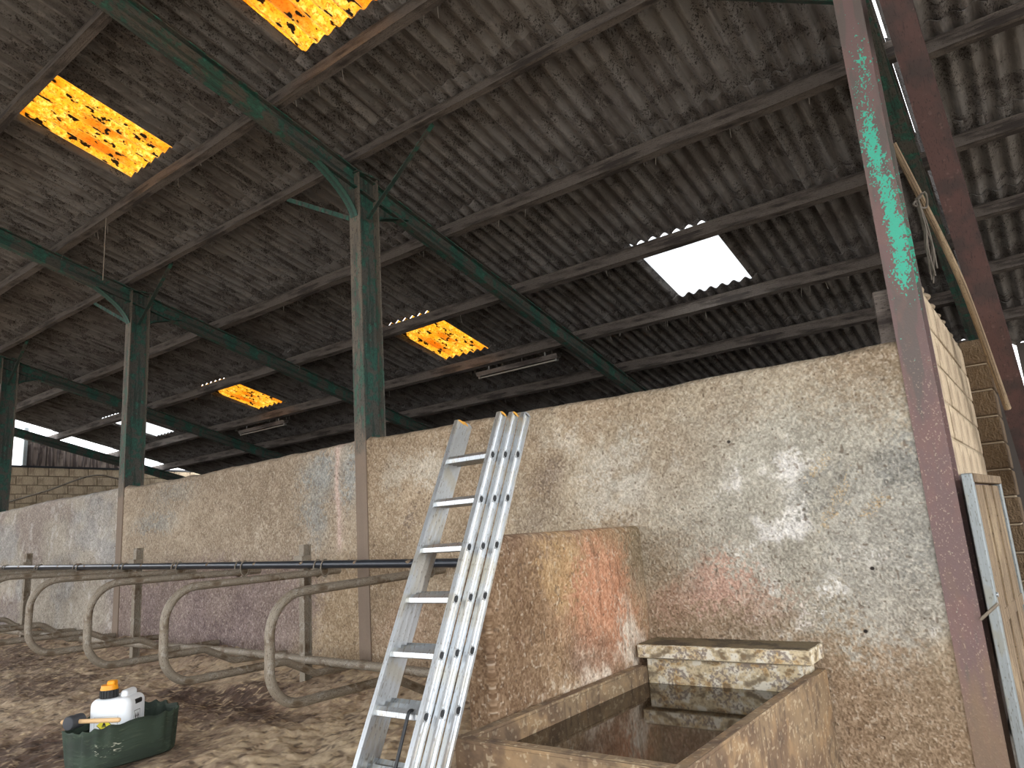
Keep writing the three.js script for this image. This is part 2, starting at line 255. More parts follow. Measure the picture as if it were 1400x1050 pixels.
T.block = tile(512, 512, (u, v, o) => {             // dusty concrete block, 0.6 m
  const a = fb(u, v, 4, 4, 4, 481), b = fb(u, v, 26, 10, 4, 484), f = fb(u, v, 90, 60, 2, 487), st = fb(u, v, 22, 3, 3, 489);
  o[0] = 196; o[1] = 176; o[2] = 146; mix(o, 168, 148, 122, sm(0.45, 0.65, a)); mix(o, 222, 204, 172, sm(0.55, 0.75, b) * 0.6); mix(o, 150, 130, 108, sm(0.5, 0.78, st) * 0.5); mix(o, 104, 88, 74, sm(0.68, 0.84, f) * 0.4); o[3] = 0.5 + (b - 0.5) * 0.7 + (f - 0.5) * 0.4;
}, { repeat: [1 / 0.6, 1 / 0.6] });
T.board = tile(512, 512, (u, v, o) => { const a = fb(u, v, 3, 3, 4, 491), g = fb(u, v, 60, 3, 3, 494), f = speck(u, v, 120, 9); o[0] = 134; o[1] = 114; o[2] = 88; mix(o, 96, 78, 58, sm(0.42, 0.66, g)); mix(o, 176, 156, 122, sm(0.55, 0.75, a) * 0.6); mix(o, 60, 48, 36, sm(0.72, 0.88, f) * 0.5); o[3] = g; }, { repeat: [1 / 0.6, 1 / 1.2] });
T.alu = tile(256, 1024, (u, v, o) => { const a = fb(u, v, 6, 8, 4, 501), g = fb(u, v, 60, 2, 3, 504), f = speck(u, v, 60, 10); const k = 200 + (g - 0.5) * 16 + (a - 0.5) * 24; o[0] = k - 4; o[1] = k; o[2] = k + 2; mix(o, 186, 178, 158, sm(0.52, 0.7, a) * 0.5); mix(o, 120, 112, 100, sm(0.78, 0.9, f) * 0.5); o[3] = g; }, { repeat: [4, 1] });
T.rubber = tile(512, 256, (u, v, o) => {
  const a = fb(u, v, 6, 3, 4, 511), b = fb(u, v, 40, 20, 3, 514), c = fb(u, v, 90, 44, 2, 517); o[0] = 50; o[1] = 64; o[2] = 50; mix(o, 38, 50, 39, sm(0.4, 0.65, a)); mix(o, 84, 92, 74, sm(0.6, 0.8, b) * 0.5);
  mix(o, 198, 196, 176, sm(0.66, 0.74, c) * sm(0.25, 0.7, gs(u, v, 0.07, 0.5, 0.06, 0.22)) * 0.9); o[3] = b;
});
T.clad = tile(512, 512, (u, v, o) => { const a = fb(u, v, 4, 4, 4, 521), g = fb(u, v, 30, 3, 3, 524); o[0] = 104; o[1] = 92; o[2] = 84; mix(o, 58, 48, 44, sm(0.4, 0.62, g)); mix(o, 142, 130, 118, sm(0.6, 0.75, a) * 0.5); o[3] = g; });
const M = {
  sheet: T.sheet.map((t) => std(t, { bumpScale: 0.006, roughness: 0.95 })),
  amber: new THREE.MeshPhysicalMaterial({ map: T.amber.map, roughness: 1, transmission: 0.55, thickness: 0 }),
  white: new THREE.MeshPhysicalMaterial({ color: 0xf6f8f8, roughness: 1, transmission: 0.6, thickness: 0 }),
  purlin: std(T.purlin, { bumpScale: 0.006, roughness: 0.95 }), green: std(T.green, { bumpScale: 0.003, roughness: 0.7 }),
  darkfloor: new THREE.MeshStandardMaterial({ color: 0x4a3c31, roughness: 0.9 }), colg: std(T.colg, { bumpScale: 0.004, roughness: 0.85 }), turq: std(T.turquoise, { bumpScale: 0.003, roughness: 0.72 }), brown: std(T.brown, { bumpScale: 0.002, roughness: 0.6 }),
  wall1: std(T.wall1, { bumpScale: 0.012 }), wall2: std(T.wall2, { bumpScale: 0.014 }), wall3: std(T.wall3, { bumpScale: 0.014 }),
  partition: std(T.partition, { bumpScale: 0.012 }), ground: std(T.ground, { bumpScale: 0.03, roughness: 1 }), yard: std(T.yard, { roughness: 1 }),
  trough: std(T.trough, { bumpScale: 0.008 }), lid: std(T.lid, { bumpScale: 0.004 }), moss: std(T.moss, { bumpScale: 0.006 }),
  pipe: std(T.pipe, { bumpScale: 0.002, roughness: 0.6, metalness: 0.25 }), block: std(T.block, { bumpScale: 0.014 }), board: std(T.board, { bumpScale: 0.006 }),
  alu: std(T.alu, { bumpScale: 0.0006, roughness: 0.36, metalness: 0.88 }), rubber: std(T.rubber, { bumpScale: 0.003, roughness: 0.75 }), clad: std(T.clad, { bumpScale: 0.004 }),
  darkpipe: new THREE.MeshStandardMaterial({ color: 0x2c3036, roughness: 0.28, metalness: 0.2 }),
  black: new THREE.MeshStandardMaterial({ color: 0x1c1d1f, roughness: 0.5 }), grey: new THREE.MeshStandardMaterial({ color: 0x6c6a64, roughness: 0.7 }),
  pier: std(T.block, { bumpScale: 0.02, color: 0x8c8072 }), mortar: new THREE.MeshStandardMaterial({ color: 0xa8977d, roughness: 1 }), plastic: new THREE.MeshPhysicalMaterial({ color: 0xf0f4f6, roughness: 0.42, clearcoat: 0.15 }),
  orange: new THREE.MeshStandardMaterial({ color: 0xf2a01c, roughness: 0.45 }), capy: new THREE.MeshStandardMaterial({ color: 0xd9a03c, roughness: 0.6 }),
  handle: new THREE.MeshStandardMaterial({ color: 0xd9b483, roughness: 0.6 }), galv: new THREE.MeshStandardMaterial({ map: T.alu.map, color: 0xb9bdbb, roughness: 0.5, metalness: 0.45 }),
  water: new THREE.MeshPhysicalMaterial({ color: 0x352c20, roughness: 0.04, ior: 1.33 }), twine: new THREE.MeshStandardMaterial({ color: 0x6a6258, roughness: 1 }),
  web: new THREE.MeshStandardMaterial({ color: 0x8a8378, roughness: 1 }), rear: new THREE.MeshStandardMaterial({ color: 0x57504a, roughness: 1 }),
};

// ---------------------------------------------------------------- ground and yard
const gh = (x, z) => {                              // height of the bedding
  const n = nz(x * 1.1, z * 1.1, 3, 3) * 0.11 + nz(x * 5, z * 5, 6, 3) * 0.045 + nz(x * 17, z * 17, 9, 2) * 0.035;
  const heap = 0.09 * Math.exp(-((z / 0.35) ** 2)), dig = -0.09 * gs(x, z, -5.7, 0.95, 0.8, 0.25), tub = sm(0.75, 0.4, Math.hypot((x + 4.97) * 1.4, z - 2.1));
  return -1.09 + 0.022 * (-5 - Math.max(-16, x)) - 0.06 * Math.min(z, 5) + (n + heap + dig) * (1 - tub) - 0.02 - 0.5 * sm(-1.35, -1.15, x);
};
function field(x0, x1, z0, z1, nx, nzs, f, uvf) {
  const g = new THREE.PlaneGeometry(1, 1, nx, nzs), p = g.attributes.position, u = g.attributes.uv;
  for (let i = 0; i < p.count; i++) { const x = x0 + (p.getX(i) + 0.5) * (x1 - x0), z = z0 + (0.5 - p.getY(i)) * (z1 - z0); p.setXYZ(i, x, f(x, z), z); u.setXY(i, ...uvf(x, z)); }
  g.computeVertexNormals(); return g;
}
const floor = new THREE.Group();
part(floor, 'bedding', field(-13, -1, -0.15, 5.85, 480, 240, gh, (x, z) => [(x + 13) / 12, z / 6]), M.ground);
const gside = (x, z) => gh(Math.min(-1, Math.max(-13, x)), Math.min(z, 5.85));
part(floor, 'bedding', merge([field(-20, -13, -0.15, 5.85, 60, 40, gside, (x, z) => [x / 12, z / 6]), field(-20, -1, 5.85, 14, 40, 20, gside, (x, z) => [x / 12, z / 6]), field(-1, 5, -0.15, 14, 20, 40, gside, (x, z) => [x / 12, z / 6])]), M.ground);
part(floor, 'bedding', field(-20, -0.5, -7.2, -0.1, 60, 30, (x, z) => -1.3 + nz(x, z, 5, 3) * 0.2, (x, z) => [x / 12, z / 6]), M.darkfloor);  // unseen floor behind the wall, made dark to cut bounce onto the roof
put(floor, 'floor', 'brown trampled manure and straw bedding on the barn floor', 'floor', { kind: 'structure' });
const yard = new THREE.Mesh(field(-90, 90, -90, 90, 1, 1, () => -1.9, (x, z) => [x, z]), M.yard);
put(yard, 'floor_yard', 'pale concrete yard around the open barn', 'yard', { kind: 'structure' });

// ---------------------------------------------------------------- long plastered wall between the columns
function wallBay(x0, x1, m, top) {
  const nx = Math.round((x1 - x0) / 0.06), prof = [];
  for (let i = 0; i <= 40; i++) prof.push([0, i / 40]);           // front
  prof.push([-0.02, 1.012], [-0.06, 1.022], [-0.14, 1.02], [-0.2, 1.008], [-0.22, 0.985], [-0.22, 0]);
  const pos = [], uv = [], idx = [], np = prof.length;
  for (let i = 0; i <= nx; i++) {
    const x = x0 + (x1 - x0) * i / nx, t = top(x) + nz(x * 4, 2, 12, 4) * 0.03;
    prof.forEach(([z, k], j) => {
      const y = WY0 + (t - WY0) * k, edge = Math.min(1, i / 2, (nx - i) / 2);
      const d = j <= 40 ? (nz(x * 1.3, y * 1.3, 14, 3) * 0.035 + nz(x * 7, y * 7, 16, 2) * 0.012) * edge : 0;
      pos.push(x, y, z + d); uv.push((x - x0) / (x1 - x0), (y - WY0) / WYH);
    });
  }
  for (let i = 0; i < nx; i++) for (let j = 0; j < np - 1; j++) { const a = i * np + j, b = a + np; idx.push(a, b, a + 1, b, b + 1, a + 1); }
  const g = new THREE.BufferGeometry(); g.setAttribute('position', new THREE.Float32BufferAttribute(pos, 3)); g.setAttribute('uv', new THREE.Float32BufferAttribute(uv, 2)); g.setIndex(idx); g.computeVertexNormals(); return g;
}
const wallTop = (x) => 0.9 + 0.018 * Math.sin(x * 0.9) + 0.02 * sm(-4, -9, x) + 0.03 * (Math.exp(-(((x + 5.13) / 0.15) ** 2)) + Math.exp(-(((x + 9.85) / 0.15) ** 2)));
const COL = [-0.505, -5.13, -9.85, -14.6, -19.3];
const wallBack = new THREE.Group();
part(wallBack, 'wall_bay', wallBay(-5.06, -0.575, M.wall1, wallTop), M.wall1);
part(wallBack, 'wall_bay', wallBay(-9.78, -5.2, M.wall2, wallTop), M.wall2);
part(wallBack, 'wall_bay', wallBay(-14.53, -9.92, M.wall3, wallTop), M.wall3);
part(wallBack, 'wall_bay', wallBay(-19.4, -14.67, M.wall3, wallTop), M.wall3);
put(wallBack, 'wall_back', 'long rough plastered wall with pale blotches between the steel columns', 'wall', { kind: 'structure' });

// low partition that juts out of the wall beside the trough
{
  const g = rbx(0.17, 1.5, 1.69, 0.035, -2.405, -0.745, 0.835, 3), p = g.attributes.position, u = g.attributes.uv;
  for (let i = 0; i < p.count; i++) { const z = p.getZ(i), y = p.getY(i); u.setXY(i, (z + p.getX(i) + 2.32) / 1.7, (y + 1.5) / 1.55); }
  const grp = new THREE.Group(); const seg = [];
  // finer right-hand face with an uneven surface
  const pos = new THREE.PlaneGeometry(1.64, 1.42, 60, 50), pp = pos.attributes.position, pu = pos.attributes.uv;
  for (let i = 0; i < pp.count; i++) { const z = 0.82 + pp.getX(i), y = -0.745 + pp.getY(i), e = Math.min(1, (0.82 - Math.abs(pp.getX(i))) / 0.05, (0.71 - Math.abs(pp.getY(i))) / 0.05); pp.setXYZ(i, -2.321 + (0.008 + nz(z * 4, y * 4, 18, 3) * 0.03) * e, y, z); pu.setXY(i, z / 1.7, (y + 1.5) / 1.55); }
  const ix = pos.index.array; for (let i = 0; i < ix.length; i += 3) { const t = ix[i]; ix[i] = ix[i + 1]; ix[i + 1] = t; } pos.computeVertexNormals();
  part(grp, 'partition_core', g, M.partition); part(grp, 'render_coat', pos, M.partition);
  put(grp, 'wall_partition', 'low rendered partition wall with rust-orange and white staining beside the trough', 'wall', { kind: 'structure' });
}

// ---------------------------------------------------------------- roof: corrugated sheets, one mesh each
const S = 0.2556, A = Math.atan(S), RY = 3.945;      // slope, and height of the sheets above the column line
const roofY = (z, y0 = RY) => y0 + S * z;
function corrugated(len, width, lap, { amp = 0.026, pitch = 0.15, th = 0.007, uw = 1.05, ul = 1.4, slant = 0 } = {}) {
  const n = Math.ceil((width + lap) / pitch * 8), P = [], U = [], I = [];
  const row = (side, end) => { const s = P.length / 3; for (let i = 0; i <= n; i++) { const x = -lap + (width + lap) * i / n, z = end ? len + slant * x : 0; P.push(x, amp * Math.cos(2 * Math.PI * x / pitch) + side * th / 2, z); U.push(x / uw, z / ul); } return s; };
  const strip = (a, b, flip) => { for (let i = 0; i < n; i++) flip ? I.push(a + i, b + i, a + i + 1, b + i, b + i + 1, a + i + 1) : I.push(a + i, a + i + 1, b + i, b + i, a + i + 1, b + i + 1); };
  strip(row(-1, 0), row(-1, 1), false); strip(row(1, 0), row(1, 1), true); strip(row(-1, 0), row(1, 0), true); strip(row(-1, 1), row(1, 1), false);
  const g = new THREE.BufferGeometry(); g.setAttribute('position', new THREE.Float32BufferAttribute(P, 3)); g.setAttribute('uv', new THREE.Float32BufferAttribute(U, 2)); g.setIndex(I); g.computeVertexNormals(); return g;
}
const ceiling = new THREE.Group(), ROWS = [3.53, 2.27, 0.93, 0.03, -1.36, -2.76, -4.2, -5.4, -6.9], sheetGeo = {};
const place = (o, x, zlo, k) => { o.position.set(x, roofY(zlo) + 0.014 + (k & 1) * 0.008, zlo - 0.04); o.rotation.x = -(A - 0.009); return o; };
const windows = { '1:-7.8': 'amber', '1:-4.65': 'amber', '5:-7.8': 'amber', '5:-13.05': 'amber', '5:-3.6': 'white', '5:-17.25': 'white' };
let sheetNo = 0, winNo = 0;
for (let r = 0; r < ROWS.length - 1; r++) {
  const zhi = ROWS[r], zlo = ROWS[r + 1], L = (zhi - zlo) / Math.cos(A) + 0.17;
  const g = sheetGeo[r] = corrugated(L, 1.05, 0.07), gEnd = corrugated(L, 0.97, 0.07);
  for (let c = 0; c < 18; c++) {
    const x = -1.42 - 1.05 * c, key = `${r}:${+(x - 0.08).toFixed(2)}`, win = windows[key];
    const m = new THREE.Mesh(win ? corrugated(L - 0.19, 1.05, 0.07) : c ? g : gEnd, win ? M[win] : M.sheet[Math.floor(rnd() * 4)]);
    place(m, x, zlo, c); m.position.y += rr(-0.003, 0.003) + (win ? 0.016 : 0);
    if (win) {
      winNo++;
      const where = { '1:-7.8': 'amber corrugated rooflight high on the roof with dark debris, complete in view', '1:-4.65': 'amber corrugated rooflight at the top of the roof, cut by the purlin', '5:-7.8': 'amber corrugated rooflight behind the column beside the ladder', '5:-13.05': 'small distant amber corrugated rooflight low on the roof', '5:-3.6': 'clear white corrugated rooflight glaring with daylight above the plastered wall', '5:-17.25': 'distant clear white rooflight behind the far column' }[key];
      put(m, 'window_' + winNo, where, 'rooflight', { kind: 'structure' });
    } else { m.name = 'roof_sheet'; ceiling.add(m); }
  }
}
// sheets of the adjoining bay, past a narrow gap at the verge
const RZ = [2.9, 1.8, 0.7, -0.4, -1.5, -2.68, -3.83, -4.95, -6.16, -7.3];
for (let r = 0; r < RZ.length - 1; r++) {
  const g = corrugated((RZ[r] - RZ[r + 1]) / Math.cos(A) + 0.17, 1.05, 0);
  for (let c = 0; c < 2; c++) { const m = new THREE.Mesh(g, M.sheet[(r + c * 3) % 4]); m.name = 'roof_sheet'; place(m, (r === 3 ? -0.436 : r === 4 ? -0.452 : -0.47) + 1.05 * c, RZ[r + 1], r); m.rotation.x = -(A - 0.009); ceiling.add(m); }
}
// the rest of the roof, out of view: up to the ridge and down the far slope to the open front
{
  const strip = (x0, w, z0, z1, m, win) => {         // one piece of the upper slope, or of the far slope past the ridge at z = 7
    const far = z0 >= 7, o = new THREE.Mesh(corrugated((z1 - z0) / Math.cos(A) + 0.06, w, 0.06), m);
    o.position.set(x0, (far ? roofY(14 - z0) : roofY(z0)) + 0.02 + (win ? 0.016 : 0), z0 - (far ? 0 : 0.03)); o.rotation.x = far ? A : -A;
    if (win) put(o, 'window_' + (++winNo), 'clear white rooflight near the ridge, unseen, added to light the ladder and bedding', 'rooflight', { kind: 'structure' }); else { o.name = 'roof_slope'; ceiling.add(o); }
  };
  for (const [za, zb] of [[3.53, 4.7], [6.5, 7], [7, 7.6], [9.4, 13.2]]) strip(-19.35, 24.7, za, zb, M.sheet[0]);
  for (const [za, zb] of [[4.7, 6.5], [7.6, 9.4]]) for (let k = 0; k < 6; k++) { const x = -19.35 + k * 4.2; strip(x + 2.1, 2.1, za, zb, M.sheet[k % 4]); strip(x, 2.1, za, zb, M.white, true); }  // unseen ridge rooflights, added to brighten the ladder edges, floor and wall
  const c = new THREE.Mesh(corrugated(10.9 / Math.cos(A), 3.9, 0), M.sheet[2]); c.name = 'roof_slope'; c.position.set(1.69, roofY(-7.3) + 0.02, -7.3); c.rotation.x = -A; ceiling.add(c);
  const d = new THREE.Mesh(corrugated(0.7 / Math.cos(A), 2.1, 0), M.sheet[3]); d.name = 'roof_slope'; d.position.set(-0.41, roofY(2.9) + 0.02, 2.9); d.rotation.x = -A; ceiling.add(d);
}
put(ceiling, 'ceiling', 'underside of the sloping roof of dirty corrugated cement sheets', 'roof', { kind: 'structure' });

// ---------------------------------------------------------------- purlins
const purlinLabel = {
  2.27: 'dark timber purlin along the upper edge of the amber rooflights high on the roof', 0.93: 'dusty timber purlin along the lower edge of the amber rooflights high on the roof',
  0.03: 'slim dark purlin running over the green column heads and held by knee braces', '-1.36': 'broad grey timber purlin first down the slope behind the column heads',
  '-2.76': 'grey timber purlin along the upper edge of the white rooflights', '-4.2': 'dusty pale timber purlin along the lower edge of the white rooflights, lamp battens beneath it',
  '-5.4': 'lowest timber purlin just above the top of the plastered wall',
};
function purlin(z, x0, x1, w, h) {
  const g = new THREE.Group(), n = Math.round((x1 - x0) / 0.5), b = new THREE.BoxGeometry(x1 - x0, h, w, n, 1, 1), p = b.attributes.position;
  for (let i = 0; i < p.count; i++) { const x = p.getX(i); p.setXYZ(i, x, p.getY(i) + nz(x, z, 20, 2) * 0.02, p.getZ(i) + nz(x, z + 9, 21, 2) * 0.02); }
  const m = part(g, 'timber', metreUV(b), M.purlin);
  g.position.set((x0 + x1) / 2, roofY(z) - 0.034 - h / 2 / Math.cos(A), z); g.rotation.x = -A; return g;
}
for (const z of [2.27, 0.93, 0.03, -1.36, -2.76, -4.2, -5.4]) {
  const slim = z === 0.03, P = purlin(z, -20.2, -0.4, slim ? 0.06 : 0.08, slim ? 0.11 : 0.165), o = P.children[0];
  const m = new THREE.Mesh(o.geometry, o.material); m.position.copy(P.position); m.rotation.copy(P.rotation);
  put(m, 'purlin', purlinLabel[z], 'purlin', { group: 'purlins under the main roof' });
}
let RK = 0; const RO = ['first', 'second', 'third', 'fourth', 'fifth', 'sixth'];
for (const z of [-0.4, -1.5, -2.68, -3.83, -4.95, -6.16]) {
  const P = purlin(z, -0.36, 5.3, 0.075, 0.14), o = P.children[0], m = new THREE.Mesh(o.geometry, M.purlin); m.position.copy(P.position); m.rotation.copy(P.rotation);
  put(m, 'purlin', `weathered purlin under the adjoining bay past the brown strut, ${RO[RK++]} down the slope`, 'purlin', { group: 'purlins of the adjoining bay' });
}

// ---------------------------------------------------------------- steel frames: columns with haunches, rafters
const RB = 3.535, RT = 3.733;                         // underside and top of the rafters at the column line
function uvColumn(g) { const p = g.attributes.position, u = g.attributes.uv; for (let i = 0; i < p.count; i++) u.setXY(i, (p.getX(i) + 0.075) / 0.15 * 0.98 + 0.01, (p.getY(i) + 1.5) / 5.5); return g; }
function column(x, mat, end) {
  const wm = end ? mat : M.green;
  const g = new THREE.Group(), h = 0.25, b = 0.15, y0 = -1.5, y1 = RT - 0.03, H = y1 - y0, yc = (y0 + y1) / 2, fx = uvColumn;
  part(g, 'front_flange', fx(bx(b, H, 0.014, 0, yc, 0)), mat);
  part(g, 'web', end ? fx(bx(0.012, H, h - 0.02, 0, yc, -h / 2)) : bx(0.012, H, h - 0.02, 0, yc, -h / 2), wm);
  part(g, 'back_flange', fx(bx(b, H, 0.014, 0, yc, -h)), mat);
  if (!end) part(g, 'cap_plate', bx(0.17, 0.016, 0.3, 0, y1 + 0.005, -h / 2), M.green);
  for (const s of [1, -1]) {                        // haunch plates to both sides, each with a bent lower flange
    const z0 = s > 0 ? 0.007 : -h - 0.007, pts = [];
    for (let i = 0; i <= 10; i++) { const t = i / 10, za = z0 + s * 0.46 * t * t * 0.7 + s * 0.138 * t, ya = (RB - 0.3) + (0.3 + S * s * 0.46) * (s > 0 ? t : Math.sqrt(t) * 0.35 + t * 0.65); pts.push([za, ya]); }
    const end2 = pts[10], sh = new THREE.Shape(pts.map(([a, c]) => new THREE.Vector2(a, c))); sh.lineTo(end2[0], end2[1] + 0.03); sh.lineTo(z0, RB + S * z0 + 0.05);
    const e = new THREE.ExtrudeGeometry(sh, { depth: 0.012, bevelEnabled: false }); e.rotateY(-Math.PI / 2); e.translate(0.006, 0, 0);
    part(g, 'haunch_plate', metreUV(e), end ? M.brown : M.green);
    const l = []; for (let i = 0; i < 10; i++) { const [a, c] = pts[i], [d, f] = pts[i + 1], L = Math.hypot(d - a, f - c), q = bx(0.1, 0.012, L + 0.006); q.rotateX(-Math.atan2(f - c, d - a)); q.translate(0, (c + f) / 2, (a + d) / 2); l.push(q); }
    part(g, 'haunch_flange', merge(l), end ? M.brown : M.green);
  }
  g.position.set(x, 0, 0.004); return g;
}
const colLabel = ['steel column with flaking turquoise paint over brown at the end of the plastered wall', 'dirty green steel column rising from the wall behind the ladder', 'green steel column in front of the far white rooflight', 'dark steel column farthest along the wall, towards the gable'];
for (let i = 0; i < 4; i++) put(column(COL[i], i ? M.colg : M.turq, i === 0), 'steel_column', colLabel[i], 'column', { group: 'columns of the barn frame' });
const rafLabel = ['green rafter above the turquoise end column', 'green rafter crossing the column behind the ladder', 'green rafter crossing the column before the far white rooflight', 'green rafter of the column farthest along the wall', 'green rafter against the far gable cladding'];
for (let i = 0; i < 5; i++) {
  const g = new THREE.Group(), z0 = -7, z1 = 7, L = (z1 - z0) / Math.cos(A), d = RT - RB, m = M.green;
  const long = (q) => { const p = q.attributes.position, u = q.attributes.uv; for (let k = 0; k < p.count; k++) u.setXY(k, p.getX(k) + p.getY(k), p.getZ(k)); return q; };
  part(g, 'top_flange', long(bx(0.11, 0.012, L, 0, d / 2 - 0.006, 0)), m); part(g, 'web', long(bx(0.01, d - 0.024, L)), m); part(g, 'bottom_flange', long(bx(0.11, 0.012, L, 0, -d / 2 + 0.006, 0)), m);
  g.position.set(COL[i], (RB + RT) / 2, 0); g.rotation.x = -A;
  put(g, 'rafter', rafLabel[i], 'rafter', { group: 'rafters of the barn frame' });
}
// knee braces from the columns up to the slim purlin
const braceSpots = [];
for (let i = 0; i < 4; i++) for (const s of [1, -1]) if (!(i === 0 && s > 0)) braceSpots.push([COL[i], s, i]);
for (const [x, s, i] of braceSpots) {
  const a = V(x + s * 0.07, 3.22, -0.1), b = V(x + s * 1.1, 3.79, 0.0), L = a.distanceTo(b), g = new THREE.Group();
  part(g, 'leg', bx(0.045, 0.006, L, 0, 0, L / 2), M.green); part(g, 'leg', bx(0.006, 0.045, L, 0.02, 0.02, L / 2), M.green); lay(g, a, b);
  const who = ['turquoise end column', 'column behind the ladder', 'column before the far white rooflight', 'farthest column'][i];
  put(g, 'knee_brace', `thin angle-iron brace on the ${who}, ${s > 0 ? 'trough' : 'gable'} side`, 'brace', { group: 'knee braces' });
}

// ---------------------------------------------------------------- lamp battens under the pale purlin
for (const [x, w, label] of [[-6.28, 1.55, 'dusty unlit strip lamp batten beneath the amber rooflight behind the near column'], [-12.9, 1.6, 'distant dusty strip lamp batten below the small far amber rooflight']]) {
  const g = new THREE.Group(), s = new THREE.Shape([[-0.06, 0], [-0.035, -0.06], [0.035, -0.06], [0.06, 0]].map(([a, b]) => new THREE.Vector2(a, b)));
  const e = new THREE.ExtrudeGeometry(s, { depth: w, bevelEnabled: true, bevelSize: 0.003, bevelThickness: 0.003, bevelSegments: 1 }); e.rotateY(Math.PI / 2); e.translate(-w / 2, 0, 0);
  part(g, 'housing', metreUV(e), M.purlin); part(g, 'tube', rod(V(-w / 2 + 0.06, -0.085, 0), V(w / 2 - 0.06, -0.085, 0), 0.013), M.web);
  for (const q of [-1, 1]) { part(g, 'end_cap', bx(0.03, 0.07, 0.05, q * (w / 2 - 0.04), -0.07, 0), M.grey); part(g, 'hanger', bx(0.02, 0.08, 0.02, q * w * 0.35, 0.035, 0), M.grey); }
  g.position.set(x, roofY(-4.2) - 0.034 - 0.17 - 0.1, -4.17); put(g, 'lamp_batten', label, 'lamp');
}

// ---------------------------------------------------------------- far gable: blocks, cladding, rear wall
const GX = -19.62;
{
  const g = new THREE.Group(); part(g, 'mortar', bx(0.18, 3.88, 16, GX - 0.1, 0.44, 1.0), M.mortar);
  const geos = [0.44, 0.38, 0.3, 0.22].map((w) => rbx(0.06, 0.205, w, 0.012, 0, 0, 0, 1));
  for (let r = 0; r < 9; r++) {
    const y = 2.28 - r * 0.217; let z = -0.9 - (r % 2) * 0.22;
    while (z > -6.4) { const k = r < 4 ? 0 : Math.floor(rnd() * 4), w = [0.44, 0.38, 0.3, 0.22][k], o = part(g, 'block', geos[k], M.block); o.position.set(GX + rr(0, 0.012), y + (r < 4 ? 0 : rr(-0.012, 0.012)), z - w / 2); z -= w + 0.012; }
  }
  put(g, 'wall_gable', 'distant pale block and rubble wall at the gable end', 'wall', { kind: 'structure' });
  const c = new THREE.Group();
  for (let k = 0; k < 5; k++) {                      // vertical sheets, each top cut along the slope, leaving daylight under the roof
    const z0 = -2.25 - k * 1.02, top = roofY(z0) - 0.22, q = corrugated(top - 2.36, 1.02, 0, { slant: -S, pitch: 0.146, uw: 1, ul: 1 });
    const m = part(c, 'cladding_sheet', q, M.clad);
    m.quaternion.setFromRotationMatrix(new THREE.Matrix4().makeBasis(V(0, 0, -1), V(1, 0, 0).negate(), V(0, 1, 0))); m.position.set(GX - 0.1, 2.36, z0);
  }
  part(c, 'edge_post', bx(0.08, 1.0, 0.08, GX - 0.1, 2.86, -2.2), M.galv); part(c, 'sill_rail', bx(0.06, 0.05, 5.6, GX + 0.02, 2.4, -3.6), M.black);
  put(c, 'wall_cladding', 'dark vertical corrugated cladding on the far gable with daylight above it', 'wall', { kind: 'structure' });
  const h = new THREE.Mesh(tube(new THREE.CatmullRomCurve3([V(-18.9, 1.35, -1.2), V(-18.9, 1.75, -2.4), V(-18.9, 2.15, -3.5), V(-18.9, 2.05, -4.1), V(-18.9, 1.8, -4.8), V(-18.9, 1.7, -5.6)]), 0.02, 60, 8), M.pipe);
  put(h, 'hose', 'slack hose strung across the pale gable blockwork', 'hose');
  const r = new THREE.Mesh(bx(19.4, 4.0, 0.2, -9.95, 0.18, -6.93), M.rear); put(r, 'wall_rear', 'dark rear eaves wall behind the plastered wall', 'wall', { kind: 'structure' });
}

